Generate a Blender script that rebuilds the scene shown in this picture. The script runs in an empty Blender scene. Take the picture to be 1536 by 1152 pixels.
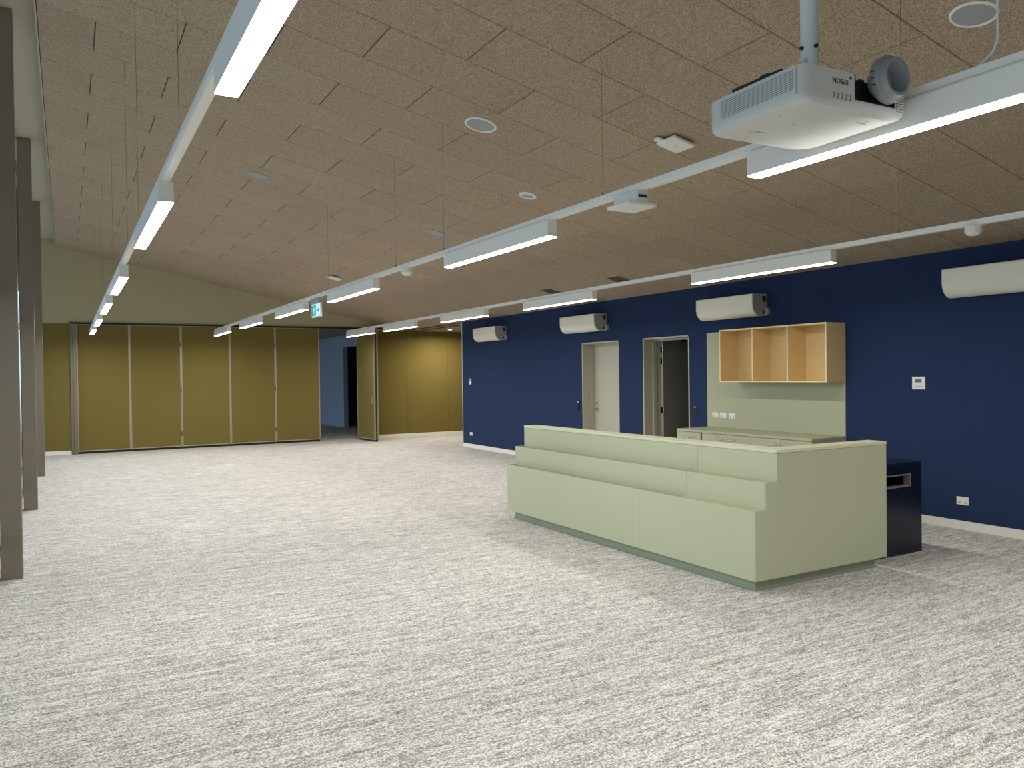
import bpy, bmesh, math, random
from mathutils import Vector, Matrix

random.seed(7)
scene = bpy.context.scene
COL = scene.collection

# ------------------------------------------------------------------ camera
F_PX, YAW, PITCH, ROLL, CAM_H = 1182.58, 29.4902, -0.6745, -0.7255, 1.6128
_y, _p, _r = (math.radians(v) for v in (YAW, PITCH, ROLL))
fwd = Vector((math.sin(_y) * math.cos(_p), math.cos(_y) * math.cos(_p), math.sin(_p)))
rgt0 = Vector((math.cos(_y), -math.sin(_y), 0.0))
up0 = rgt0.cross(fwd)
rgt = rgt0 * math.cos(_r) + up0 * math.sin(_r)
up = -rgt0 * math.sin(_r) + up0 * math.cos(_r)
cam_data = bpy.data.cameras.new('camera')
cam_data.sensor_fit = 'HORIZONTAL'
cam_data.sensor_width = 36.0
cam_data.lens = F_PX / 1536.0 * 36.0
cam_data.clip_start = 0.05
cam_data.clip_end = 200
cam = bpy.data.objects.new('camera', cam_data)
COL.objects.link(cam)
M = Matrix.Identity(4)
for i in range(3):
    M[i][0], M[i][1], M[i][2] = rgt[i], up[i], -fwd[i]
M[2][3] = CAM_H
cam.matrix_world = M
scene.camera = cam

# ------------------------------------------------------------------ world, exposure
LED_W = 29.5        # watts of each linear light
LED_COL = (1.0, 0.96, 0.88)
LED_SPREAD = 172.0  # beam of the linear lights, degrees
SKY = 1.8
world = bpy.data.worlds.new('sky')
scene.world = world
world.use_nodes = True
bg = world.node_tree.nodes['Background']
bg.inputs[0].default_value = (0.64, 0.81, 1.0, 1)
bg.inputs[1].default_value = SKY
scene.view_settings.view_transform = 'Standard'
scene.view_settings.look = 'None'
scene.view_settings.gamma = 1.0
scene.view_settings.use_curve_mapping = False
scene.view_settings.exposure = -0.10

# ------------------------------------------------------------------ key dimensions (metres)
XW = 7.823                       # face of the navy wall
YF = 19.608                      # face of the far wall
Z0, S = 4.4715, 0.2117           # ceiling plane z = Z0 - S * x
TH = math.atan(S)
XL = -0.155                      # high edge of the acoustic ceiling
YB = -5.0                        # wall behind the camera


def zc(x):
    return Z0 - S * x


# ------------------------------------------------------------------ materials
MATS = {}


def srgb(r, g, b):
    def c(v):
        v /= 255.0
        return v / 12.92 if v <= 0.04045 else ((v + 0.055) / 1.055) ** 2.4
    return (c(r), c(g), c(b), 1.0)


def mat(name, col, rough=0.6, metal=0.0, spec=0.5, noise=None, bump=None, coat=0.0):
    """noise=(scale, amount[, stretch xyz]) brightness variation; bump=(scale, strength[, stretch])"""
    m = bpy.data.materials.new(name)
    m.use_nodes = True
    nt = m.node_tree
    b = nt.nodes['Principled BSDF']
    b.inputs['Base Color'].default_value = col
    b.inputs['Roughness'].default_value = rough
    b.inputs['Metallic'].default_value = metal
    b.inputs['Specular IOR Level'].default_value = spec
    b.inputs['Coat Weight'].default_value = coat
    tc = nt.nodes.new('ShaderNodeTexCoord')

    def tex(scale, stretch, detail=4):
        mp = nt.nodes.new('ShaderNodeMapping')
        mp.inputs['Scale'].default_value = stretch
        nt.links.new(tc.outputs['Object'], mp.inputs['Vector'])
        n = nt.nodes.new('ShaderNodeTexNoise')
        n.inputs['Scale'].default_value = scale
        n.inputs['Detail'].default_value = detail
        nt.links.new(mp.outputs[0], n.inputs['Vector'])
        return n
    if noise:
        n = tex(noise[0], noise[2] if len(noise) > 2 else (1, 1, 1))
        hs = nt.nodes.new('ShaderNodeMix')
        hs.data_type = 'RGBA'
        a = noise[1]
        hs.inputs['A'].default_value = tuple(max(0, c * (1 - a)) for c in col[:3]) + (1,)
        hs.inputs['B'].default_value = tuple(min(1, c * (1 + a)) for c in col[:3]) + (1,)
        nt.links.new(n.outputs['Fac'], hs.inputs['Factor'])
        nt.links.new(hs.outputs['Result'], b.inputs['Base Color'])
    if bump:
        n = tex(bump[0], bump[2] if len(bump) > 2 else (1, 1, 1))
        bp = nt.nodes.new('ShaderNodeBump')
        bp.inputs['Strength'].default_value = bump[1]
        bp.inputs['Distance'].default_value = 0.004
        nt.links.new(n.outputs['Fac'], bp.inputs['Height'])
        nt.links.new(bp.outputs[0], b.inputs['Normal'])
    MATS[name] = m
    return m


def emis(name, col, strength):
    m = bpy.data.materials.new(name)
    m.use_nodes = True
    nt = m.node_tree
    nt.nodes.remove(nt.nodes['Principled BSDF'])
    e = nt.nodes.new('ShaderNodeEmission')
    e.inputs[0].default_value = col
    e.inputs[1].default_value = strength
    nt.links.new(e.outputs[0], nt.nodes['Material Output'].inputs[0])
    MATS[name] = m
    return m


mat('plaster', srgb(176, 170, 150), 0.85, noise=(3, .02))
mat('gable_paint', srgb(174, 164, 130), 0.85, noise=(3, .03))
mat('white_paint', srgb(232, 230, 222), 0.5)
mat('navy', srgb(37, 53, 87), 0.9, spec=.2, noise=(60, .10), bump=(300, .25))
mat('olive', srgb(117, 104, 56), 0.92, spec=.15, noise=(50, .10), bump=(260, .25))
mat('green', srgb(180, 184, 155), 0.38, spec=.4, noise=(2, .015))
mat('green_cap', srgb(206, 207, 176), 0.35, spec=.4)
mat('green_dark', srgb(150, 158, 136), 0.5)
mat('splash_green', srgb(172, 174, 146), 0.45)
mat('ply', srgb(226, 196, 140), 0.5, noise=(6, .10, (1, 1, 14)))
mat('ply_edge', srgb(232, 214, 168), 0.5, noise=(20, .06))
mat('door_grey', srgb(184, 181, 164), 0.5)
mat('frame_grey', srgb(176, 171, 152), 0.45)
mat('door_shaded', srgb(118, 116, 106), 0.55)  # door grey darkened, shade of the unlit open leaf put into the colour
mat('post', srgb(118, 108, 92), 0.45, noise=(4, .03))
mat('dark_metal', srgb(60, 56, 48), 0.45, .3)
mat('black', (0.006, 0.006, 0.007, 1), 0.5)
mat('dark_gap', srgb(30, 25, 19), 0.9)
mat('seam', srgb(70, 60, 48), 0.9)
mat('alu', srgb(176, 168, 150), 0.35, .6)
mat('chrome', srgb(200, 200, 196), 0.2, 1.0)
mat('white_plastic', srgb(228, 228, 224), 0.4)
mat('ac_white', srgb(238, 235, 220), 0.4)
mat('ac_grey', srgb(168, 166, 156), 0.5)
mat('fixture', srgb(232, 231, 226), 0.35, spec=.5)
mat('grille_grey', srgb(150, 156, 158), 0.6, noise=(900, .25))
mat('vent_dark', srgb(84, 82, 76), 0.7)
mat('lens_grey', srgb(138, 142, 146), 0.35)
mat('lens_inner', srgb(120, 120, 114), 0.4)
mat('glass_dark', (0.02, 0.022, 0.025, 1), 0.08)
mat('proj_white', srgb(202, 203, 200), 0.38)
mat('proj_mark', srgb(150, 150, 148), 0.5)
mat('pole_white', srgb(214, 218, 222), 0.35)
mat('navy_gloss', srgb(12, 17, 38), 0.25, noise=(2, .05))
mat('concrete', srgb(205, 200, 190), 0.9, noise=(2, .08))
mat('slate_wall', srgb(158, 176, 200), 0.8)
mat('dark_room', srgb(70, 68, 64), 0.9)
mat('screen_grey', srgb(98, 104, 98), 0.3)
mat('teal', srgb(0, 120, 110), 0.5)
mat('wire', srgb(120, 112, 98), 0.35, .5)
emis('led', (1.0, 0.98, 0.94, 1), 18.0)
emis('downlight', (1.0, 0.90, 0.75, 1), 8.0)
emis('exit_white', (0.55, 0.95, 0.98, 1), 1.1)
emis('exit_teal', (0.03, 0.38, 0.44, 1), 0.9)


def glass_mat():
    m = bpy.data.materials.new('window_glass')
    m.use_nodes = True
    nt = m.node_tree
    nt.nodes.remove(nt.nodes['Principled BSDF'])
    t = nt.nodes.new('ShaderNodeBsdfTransparent')
    t.inputs[0].default_value = (0.93, 0.96, 0.95, 1)
    g = nt.nodes.new('ShaderNodeBsdfGlossy')
    g.inputs['Roughness'].default_value = 0.02
    mx = nt.nodes.new('ShaderNodeMixShader')
    mx.inputs[0].default_value = 0.06
    nt.links.new(t.outputs[0], mx.inputs[1])
    nt.links.new(g.outputs[0], mx.inputs[2])
    nt.links.new(mx.outputs[0], nt.nodes['Material Output'].inputs[0])
    MATS['glass'] = m


glass_mat()


def carpet_mat():
    m = mat('carpet', srgb(190, 186, 180), 0.95, spec=.1)
    nt = m.node_tree
    b = nt.nodes['Principled BSDF']
    tc = nt.nodes.new('ShaderNodeTexCoord')

    def noise(stretch, scale, detail=3, rough=.6):
        mp = nt.nodes.new('ShaderNodeMapping')
        mp.inputs['Scale'].default_value = stretch
        nt.links.new(tc.outputs['Object'], mp.inputs[0])
        n = nt.nodes.new('ShaderNodeTexNoise')
        n.inputs['Scale'].default_value = scale
        n.inputs['Detail'].default_value = detail
        n.inputs['Roughness'].default_value = rough
        nt.links.new(mp.outputs[0], n.inputs[0])
        return n.outputs['Fac']
    streak = noise((7, 62, 1), 1.0, 4, .7)        # short fine streaks across the room
    pile = noise((1, 1.5, 1), 105, 2, .7)          # loops
    blot = noise((1.6, 20, 1), 1.0, 3, .6)         # longer faint bands
    a = nt.nodes.new('ShaderNodeMath'); a.operation = 'MULTIPLY_ADD'
    nt.links.new(streak, a.inputs[0]); a.inputs[1].default_value = 0.55
    nt.links.new(pile, a.inputs[2])
    a2 = nt.nodes.new('ShaderNodeMath'); a2.operation = 'MULTIPLY_ADD'
    nt.links.new(blot, a2.inputs[0]); a2.inputs[1].default_value = 0.25
    nt.links.new(a.outputs[0], a2.inputs[2])
    r = nt.nodes.new('ShaderNodeValToRGB')
    r.color_ramp.elements[0].position = 0.66
    r.color_ramp.elements[0].color = srgb(92, 89, 86)
    r.color_ramp.elements[1].position = 1.10
    r.color_ramp.elements[1].color = srgb(236, 235, 231)
    e = r.color_ramp.elements.new(0.89); e.color = srgb(179, 177, 173)
    mr = nt.nodes.new('ShaderNodeMapRange')
    mr.inputs['From Min'].default_value = 0.0
    mr.inputs['From Max'].default_value = 1.8
    # ramp positions above are in the 0..1.8 sum range: rescale to 0..1
    for el in r.color_ramp.elements:
        el.position = el.position / 1.8
    nt.links.new(a2.outputs[0], mr.inputs[0])
    nt.links.new(mr.outputs[0], r.inputs[0])
    nt.links.new(r.outputs[0], b.inputs['Base Color'])
    bp = nt.nodes.new('ShaderNodeBump')
    bp.inputs['Strength'].default_value = 0.5
    bp.inputs['Distance'].default_value = 0.006
    nt.links.new(a.outputs[0], bp.inputs['Height'])
    nt.links.new(bp.outputs[0], b.inputs['Normal'])


carpet_mat()


def woodwool_mat():
    m = mat('woodwool', srgb(160, 142, 122), 0.95, spec=.1)
    nt = m.node_tree
    b = nt.nodes['Principled BSDF']
    tc = nt.nodes.new('ShaderNodeTexCoord')
    oi = nt.nodes.new('ShaderNodeObjectInfo')
    sc_ = nt.nodes.new('ShaderNodeVectorMath'); sc_.operation = 'SCALE'
    cmb = nt.nodes.new('ShaderNodeCombineXYZ')
    for k in range(3):
        nt.links.new(oi.outputs['Random'], cmb.inputs[k])
    nt.links.new(cmb.outputs[0], sc_.inputs[0]); sc_.inputs['Scale'].default_value = 40
    add = nt.nodes.new('ShaderNodeVectorMath'); add.operation = 'ADD'
    nt.links.new(tc.outputs['Object'], add.inputs[0]); nt.links.new(sc_.outputs[0], add.inputs[1])
    n = nt.nodes.new('ShaderNodeTexNoise')
    n.inputs['Scale'].default_value = 110; n.inputs['Detail'].default_value = 3
    n.inputs['Distortion'].default_value = 1.5
    nt.links.new(add.outputs[0], n.inputs[0])
    n2 = nt.nodes.new('ShaderNodeTexNoise')
    n2.inputs['Scale'].default_value = 3; n2.inputs['Detail'].default_value = 2
    nt.links.new(add.outputs[0], n2.inputs[0])
    r = nt.nodes.new('ShaderNodeValToRGB')
    r.color_ramp.elements[0].position = .34; r.color_ramp.elements[0].color = srgb(120, 106, 91)
    r.color_ramp.elements[1].position = .66; r.color_ramp.elements[1].color = srgb(206, 188, 169)
    nt.links.new(n.outputs['Fac'], r.inputs[0])
    # panel-to-panel tint
    tint = nt.nodes.new('ShaderNodeValToRGB')
    tint.color_ramp.elements[0].color = (0.92, 0.88, 0.85, 1)
    tint.color_ramp.elements[1].color = (1.0, 1.0, 0.96, 1)
    ma = nt.nodes.new('ShaderNodeMath'); ma.operation = 'MULTIPLY_ADD'
    nt.links.new(n2.outputs['Fac'], ma.inputs[0]); ma.inputs[1].default_value = .5
    hm = nt.nodes.new('ShaderNodeMath'); hm.operation = 'MULTIPLY'
    nt.links.new(oi.outputs['Random'], hm.inputs[0]); hm.inputs[1].default_value = .6
    nt.links.new(hm.outputs[0], ma.inputs[2])
    nt.links.new(ma.outputs[0], tint.inputs[0])
    mul = nt.nodes.new('ShaderNodeMix'); mul.data_type = 'RGBA'; mul.blend_type = 'MULTIPLY'
    mul.inputs['Factor'].default_value = 1
    nt.links.new(r.outputs[0], mul.inputs['A']); nt.links.new(tint.outputs[0], mul.inputs['B'])
    nt.links.new(mul.outputs['Result'], b.inputs['Base Color'])
    bp = nt.nodes.new('ShaderNodeBump')
    bp.inputs['Strength'].default_value = .6; bp.inputs['Distance'].default_value = .004
    nt.links.new(n.outputs['Fac'], bp.inputs['Height']); nt.links.new(bp.outputs[0], b.inputs['Normal'])


woodwool_mat()


# ------------------------------------------------------------------ mesh helpers
def box(bm, x0, x1, y0, y1, z0, z1):
    v = [bm.verts.new(c) for c in ((x0, y0, z0), (x1, y0, z0), (x1, y1, z0), (x0, y1, z0),
                                   (x0, y0, z1), (x1, y0, z1), (x1, y1, z1), (x0, y1, z1))]
    for f in ((0, 3, 2, 1), (4, 5, 6, 7), (0, 1, 5, 4), (1, 2, 6, 5), (2, 3, 7, 6), (3, 0, 4, 7)):
        bm.faces.new([v[i] for i in f])


def prism(bm, pts, axis, a, b):
    """extrude polygon pts (2D) along axis between a and b; pts order (u,v): X->(y,z) Y->(x,z) Z->(x,y)"""
    def P(u, v, w):
        return {'X': (w, u, v), 'Y': (u, w, v), 'Z': (u, v, w)}[axis]
    lo = [bm.verts.new(P(u, v, a)) for u, v in pts]
    hi = [bm.verts.new(P(u, v, b)) for u, v in pts]
    n = len(pts)
    bm.faces.new(lo[::-1]); bm.faces.new(hi)
    for i in range(n):
        bm.faces.new((lo[i], lo[(i + 1) % n], hi[(i + 1) % n], hi[i]))


def tube(bm, p0, p1, r0, r1=None, n=16, caps=True):
    r1 = r0 if r1 is None else r1
    p0, p1 = Vector(p0), Vector(p1)
    d = (p1 - p0).normalized()
    a = d.orthogonal().normalized(); b_ = d.cross(a)
    A, B = [], []
    for i in range(n):
        t = 2 * math.pi * i / n
        o = a * math.cos(t) + b_ * math.sin(t)
        A.append(bm.verts.new(p0 + o * r0)); B.append(bm.verts.new(p1 + o * r1))
    for i in range(n):
        bm.faces.new((A[i], A[(i + 1) % n], B[(i + 1) % n], B[i]))
    if caps:
        bm.faces.new(A[::-1]); bm.faces.new(B)


def lathe(bm, prof, origin, axis, n=40):
    """prof: list of (r, h) from start to end, spun about axis"""
    o = Vector(origin); d = Vector(axis).normalized()
    a = d.orthogonal().normalized(); b_ = d.cross(a)
    rings = []
    for r, h in prof:
        if r < 1e-6:
            rings.append([bm.verts.new(o + d * h)])
        else:
            rings.append([bm.verts.new(o + d * h + (a * math.cos(2 * math.pi * i / n) + b_ * math.sin(2 * math.pi * i / n)) * r) for i in range(n)])
    for R0, R1 in zip(rings, rings[1:]):
        for i in range(n):
            j = (i + 1) % n
            if len(R0) == 1 and len(R1) > 1:
                bm.faces.new((R0[0], R1[i], R1[j]))
            elif len(R1) == 1 and len(R0) > 1:
                bm.faces.new((R0[i], R0[j], R1[0]))
            elif len(R0) > 1:
                bm.faces.new((R0[i], R0[j], R1[j], R1[i]))


ORG = {}


def obj(name, build, m, parent=None, bevel=0.0, local=False, smooth=False):
    """one mesh object; build(bm) works in world metres unless local"""
    bm = bmesh.new()
    build(bm)
    bmesh.ops.recalc_face_normals(bm, faces=bm.faces)
    if bevel:
        es = [e for e in bm.edges if len(e.link_faces) == 2 and e.calc_face_angle(0) > 0.6]
        bmesh.ops.bevel(bm, geom=es, offset=bevel, segments=2, profile=0.6, affect='EDGES')
    org = Vector((0, 0, 0))
    if parent is not None:
        org = ORG[parent.name]
        if not local:
            bmesh.ops.translate(bm, verts=bm.verts, vec=-org)
    me = bpy.data.meshes.new(name)
    bm.to_mesh(me); bm.free()
    me.materials.append(MATS[m])
    o = bpy.data.objects.new(name, me)
    COL.objects.link(o)
    if parent is None:
        # put the origin of a single-mesh thing at its base centre
        if not local:
            xs = [v.co for v in me.vertices]
            c = Vector(((min(v.x for v in xs) + max(v.x for v in xs)) / 2,
                        (min(v.y for v in xs) + max(v.y for v in xs)) / 2, min(v.z for v in xs)))
            me.transform(Matrix.Translation(-c)); o.location = c
            ORG[o.name] = c
        else:
            ORG[o.name] = Vector((0, 0, 0))
    else:
        o.parent = parent
        ORG[o.name] = org
    if smooth:
        me.polygons.foreach_set('use_smooth', [True] * len(me.polygons))
        try:
            me.set_sharp_from_angle(angle=math.radians(38))
        except Exception:
            pass
    return o


def tag(o, label, cat, group=None, kind=None):
    o['label'] = label
    o['category'] = cat
    if group:
        o['group'] = group
    if kind:
        o['kind'] = kind
    return o


def thing(name, label, cat, loc=(0, 0, 0), group=None, kind=None, rot=(0, 0, 0)):
    o = bpy.data.objects.new(name, None)
    o.empty_display_size = 0.1
    COL.objects.link(o)
    o.location = loc; o.rotation_euler = rot
    ORG[o.name] = Vector(loc)
    return tag(o, label, cat, group, kind)


def B(*a):
    return lambda bm: box(bm, *a)


def copy_child(src, parent, loc=(0, 0, 0), rot=None):
    c = src.copy(); COL.objects.link(c); c.parent = parent; c.location = loc
    if rot:
        c.rotation_euler = rot
    ORG[c.name] = ORG[src.name]
    return c


# ================================================================== SETTING
fl = obj('floor', B(-0.62, 11.2, YB - .2, 30.2, -0.12, 0.0), 'carpet')
tag(fl, 'light grey carpet with fine darker streaks running across the room', 'floor', kind='structure')

gr = obj('ground', B(-14, -0.62, YB - 6, 36, -0.16, -0.04), 'concrete')
tag(gr, 'pale concrete paving outside the window wall', 'paving', kind='structure')
vr = obj('sky_shade_roof', B(-5.0, -0.62, YB - 2, 32, 4.72, 4.9), 'dark_room')  # unseen roof slab, added to keep high sky light off the upper posts
tag(vr, 'unseen verandah roof outside, added to cut high sky light through the tall windows', 'roof', kind='structure')


# ---- ceiling: dark backing + staggered wood-wool panels
def ceil_back(bm):
    prism(bm, [(XL, zc(XL) + .035), (XW + .3, zc(XW + .3) + .035), (XW + .3, zc(XW + .3) + .30), (XL, zc(XL) + .30)], 'Y', YB - .2, YF)


ceil = obj('ceiling', ceil_back, 'dark_gap')
tag(ceil, 'sloping ceiling of staggered brown wood wool panels', 'ceiling', kind='structure')
XG, YG, PITCH_X = 2.0104, 5.2059, 0.6 * math.cos(TH)
GAP = 0.006
panel_meshes = {}


def panel_mesh(ln):
    key = round(ln, 3)
    if key in panel_meshes:
        return panel_meshes[key]
    h, w, c, t = ln / 2 - GAP / 2, 0.3 - GAP / 2, 0.004, 0.03
    lv = [(-h + c, -w + c, 0), (h - c, -w + c, 0), (h - c, w - c, 0), (-h + c, w - c, 0)]
    for z in (c, t):
        lv += [(-h, -w, z), (h, -w, z), (h, w, z), (-h, w, z)]
    fs = [(0, 3, 2, 1), (8, 9, 10, 11)]
    for i in range(4):
        j = (i + 1) % 4
        fs += [(i, j, 4 + j, 4 + i), (4 + i, 4 + j, 8 + j, 8 + i)]
    me = bpy.data.meshes.new('panel')
    me.from_pydata(lv, [], fs)
    me.materials.append(MATS['woodwool'])
    panel_meshes[key] = me
    return me


def row_spans(i):
    js = [j for j in range(-4, 12) if (j - i) % 2 == 0]
    xs = [XL] + [XG + j * PITCH_X for j in js if XL + .05 < XG + j * PITCH_X < XW - .03] + [XW]
    return list(zip(xs, xs[1:]))


co = ORG[ceil.name]
back_bm_verts, back_faces = [], []
for i in range(-17, 24):
    yc_ = YG + 0.6 * i + 0.3
    for xa, xb in row_spans(i):
        ln = (xb - xa) / math.cos(TH)
        me = panel_mesh(ln)
        xm = (xa + xb) / 2
        if i >= -7:
            o = bpy.data.objects.new('panel', me)
            COL.objects.link(o)
            o.parent = ceil
            o.location = Vector((xm, yc_, zc(xm))) - co
            o.rotation_euler = (0, TH, 0)
        else:
            R = Matrix.Translation(Vector((xm, yc_, zc(xm))) - co) @ Matrix.Rotation(TH, 4, 'Y')
            n0 = len(back_bm_verts)
            back_bm_verts += [tuple(R @ v.co) for v in me.vertices]
            back_faces += [tuple(n0 + k for k in p.vertices) for p in me.polygons]
me = bpy.data.meshes.new('panel_field')
me.from_pydata(back_bm_verts, [], back_faces)
me.materials.append(MATS['woodwool'])
o = bpy.data.objects.new('panel_field', me)
COL.objects.link(o); o.parent = ceil; o['kind'] = 'stuff'


# plaster strip between the window heads and the panels
def soffit(bm):
    box(bm, -0.62, XL, YB - .2, YF, 4.63, 4.80)
    box(bm, XL - .012, XL, YB - .2, YF, zc(XL) - .004, 4.63)


tag(obj('trim_1', soffit, 'plaster'), 'pale plaster strip of ceiling between the window heads and the brown panels', 'ceiling', kind='structure')
# pale strip where panels meet the navy wall is the wall's own trim
tag(obj('ceiling_lobby', B(XW + .14, 11.2, 15.9, YF, 2.80, 2.9), 'woodwool'), 'flat lower ceiling of the lobby beyond the navy wall', 'ceiling', kind='structure')

# ---- navy wall with two door openings
D1 = (10.29, 11.34, 2.147)
D2 = (8.63, 9.676, 2.15)
YE = 16.10


def navy_wall(bm):
    x0, x1, zt = XW, XW + .14, 3.0
    for a, b_, za in ((YB, D2[0], 0), (D2[0], D2[1], D2[2]), (D2[1], D1[0], 0), (D1[0], D1[1], D1[2]), (D1[1], YE, 0)):
        box(bm, x0, x1, a, b_, za, zt)


tag(obj('wall_right', navy_wall, 'navy'), 'long navy blue fabric wall with two doors in it', 'wall', kind='structure')
tag(obj('trim_2', B(XW - .004, XW + .16, YE, YE + .015, 0, 2.9), 'white_paint'), 'thin pale edge trim at the end of the navy wall', 'trim', kind='structure')
for n_, (a, b_) in enumerate(((YB, D2[0]), (D2[1], D1[0]), (D1[1], YE))):
    nm = ('baseboard_right', 'baseboard_between_doors', 'baseboard_far_right')[n_]
    lb = ('white skirting board along the navy wall under the thermostat', 'short white skirting board between the two doors',
          'white skirting board along the navy wall between the closed door and the lobby')[n_]
    tag(obj(nm, B(XW - .016, XW, a, b_, 0, .088), 'white_paint', bevel=.003), lb, 'skirting', kind='structure')


# ---- store rooms behind the doors
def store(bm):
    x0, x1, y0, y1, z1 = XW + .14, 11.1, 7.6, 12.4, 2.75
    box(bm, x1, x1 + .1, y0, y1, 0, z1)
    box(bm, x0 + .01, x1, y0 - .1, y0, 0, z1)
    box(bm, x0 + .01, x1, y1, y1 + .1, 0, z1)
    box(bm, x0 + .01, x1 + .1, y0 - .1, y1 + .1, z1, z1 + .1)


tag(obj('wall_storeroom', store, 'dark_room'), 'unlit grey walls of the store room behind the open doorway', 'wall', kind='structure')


def frame(bm, d):
    y0, y1, zt = d
    xa, xb = XW - .006, XW + .34
    box(bm, xa, xb, y1 - .022, y1 + .001, 0, zt)
    box(bm, xa, xb, y0 - .001, y0 + .022, 0, zt)
    box(bm, xa, xb, y0 - .001, y1 + .001, zt - .022, zt + .002)
    # stop set deeper in the reveal
    xs0, xs1 = XW + .165, XW + .225
    box(bm, xs0, xs1, y1 - .047, y1 - .02, 0, zt - .02)
    box(bm, xs0, xs1, y0 + .02, y0 + .047, 0, zt - .02)
    box(bm, xs0, xs1, y0 + .02, y1 - .02, zt - .047, zt - .02)


def lever(parent, x, y, z, sx, sy):
    """lever handle on a face looking along sx*X; lever runs along sy*Y"""
    h = obj('handle', lambda bm: (tube(bm, (x, y, z), (x + sx * .055, y, z), .009, n=10),
                                  tube(bm, (x + sx * .05, y, z), (x + sx * .05, y + sy * .12, z), .009, n=10),
                                  tube(bm, (x, y, z), (x + sx * .012, y, z), .026, n=16)), 'chrome', parent)
    h['label'] = 'chrome lever handle'
    obj('lock_cylinder', lambda bm: tube(bm, (x, y, z + .10), (x + sx * .012, y, z + .10), .02, n=14), 'chrome', h)
    return h


d1 = thing('door_1', 'closed grey door in a recessed grey frame in the navy wall', 'door', (XW + .1, sum(D1[:2]) / 2, 0), kind='structure')
obj('door_frame', lambda bm: frame(bm, D1), 'frame_grey', d1)
lf = obj('door_leaf', B(XW + .228, XW + .268, D1[0] + .026, D1[1] - .026, .008, D1[2] - .026), 'door_grey', d1, bevel=.002)
lever(lf, XW + .228, D1[1] - .115, 1.0, -1, -1)

d2 = thing('door_2', 'open dark doorway with its grey door swung into the store room', 'door', (XW + .1, sum(D2[:2]) / 2, 0), kind='structure')
obj('door_frame', lambda bm: frame(bm, D2), 'frame_grey', d2)
lf = obj('door_leaf', B(XW + .345, XW + 1.30, D2[1] - .064, D2[1] - .024, .008, D2[2] - .03), 'door_shaded', d2, bevel=.002)
obj('edge_strip', B(XW + .337, XW + .346, D2[1] - .066, D2[1] - .022, .008, D2[2] - .03), 'door_grey', lf)
for hz in (1.98, 1.80, 1.03, .25):
    h = obj('hinge', lambda bm, z=hz: (tube(bm, (XW + .335, D2[1] - .075, z - .05), (XW + .335, D2[1] - .075, z + .05), .008, n=10),
                                       box(bm, XW + .29, XW + .335, D2[1] - .070, D2[1] - .064, z - .05, z + .05)), 'chrome', lf)

# ---- far wall: gable paint above, olive fabric pieces each side of the partition
HEAD = 2.868


def far_wall(bm):
    prism(bm, [(-.62, HEAD), (XW + .14, HEAD), (XW + .14, zc(XW) + .1), (XL, 4.8), (-.62, 4.8)], 'Y', YF, YF + .14)
    box(bm, -.62, .084, YF, YF + .14, 0, HEAD)
    box(bm, 6.66, 11.2, YF, YF + .14, 0, HEAD)


wf = obj('wall_far', far_wall, 'gable_paint')
tag(wf, 'end wall with grey olive painted gable above the folding partition', 'wall', kind='structure')
pan = obj('fabric_panel', B(-.60, .082, YF - .012, YF, .088, 2.845), 'olive', wf, bevel=.003)
for a, b_ in ((6.68, 7.887), (7.887, 9.074), (9.074, 10.26), (10.26, 11.19)):
    obj('fabric_panel', B(a + .0015, b_ - .0015, YF - .012, YF, .088, 2.798), 'olive', wf, bevel=.002)
tag(obj('baseboard_far_left', B(-.60, .082, YF - .022, YF - .0005, 0, .088), 'white_paint', bevel=.003), 'short white skirting board beside the partition jamb', 'skirting', kind='structure')
tag(obj('baseboard_far', B(6.70, 11.19, YF - .022, YF - .0005, 0, .088), 'white_paint', bevel=.003), 'white skirting board under the olive lobby wall', 'skirting', kind='structure')
tag(obj('trim_3', B(.08, 8.0, YF - .035, YF + .12, 2.842, HEAD + .004), 'black'), 'black head track along the top of the folding partition, its lobby end standing in for a shadow band', 'track', kind='structure')  # past the partition the black strip stands in for a band of shadow


def jamb(bm):
    box(bm, .086, .135, YF - .05, YF + .1, 0, 2.85)
    box(bm, .140, .198, YF - .07, YF + .1, 0, 2.85)


tag(obj('trim_4', jamb, 'post', bevel=.004), 'grey brown metal jamb post at the side of the folding partition', 'post', kind='structure')
tag(obj('wall_lobby', B(11.1, 11.2, 15.9, YF, 0, 2.9), 'olive'), 'olive side wall of the lobby', 'wall', kind='structure')
tag(obj('wall_lobby_return', B(XW + .15, 11.2, 15.8, 15.95, 0, 2.9), 'olive'), 'olive wall of the lobby behind the navy wall', 'wall', kind='structure')
tag(obj('wall_back', B(-.62, XW + .14, YB - .2, YB, 0, 4.8), 'gable_paint'), 'painted end wall behind the viewer', 'wall', kind='structure')

# ---- the room beyond the partition
tag(obj('ceiling_next_room', B(-.62, 11.2, YF + .14, 30.2, 2.92, 3.05), 'plaster'), 'ceiling of the room beyond the partition', 'ceiling', kind='structure')


def nextroom(bm):
    box(bm, 7.66, 7.80, 24.39, 30.1, 0, 2.92)
    box(bm, 7.66, 7.80, 22.3, 24.39, 2.55, 2.92)


tag(obj('wall_next_room', nextroom, 'slate_wall'), 'slate blue wall of the room seen through the partition opening', 'wall', kind='structure')


def nextroom2(bm):
    box(bm, 7.66, 7.80, YF + .14, 22.3, 0, 2.92)
    box(bm, 9.6, 9.7, YF + .14, 26, 0, 2.92)
    box(bm, 7.8, 9.7, 25.9, 26, 0, 2.92)


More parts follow.
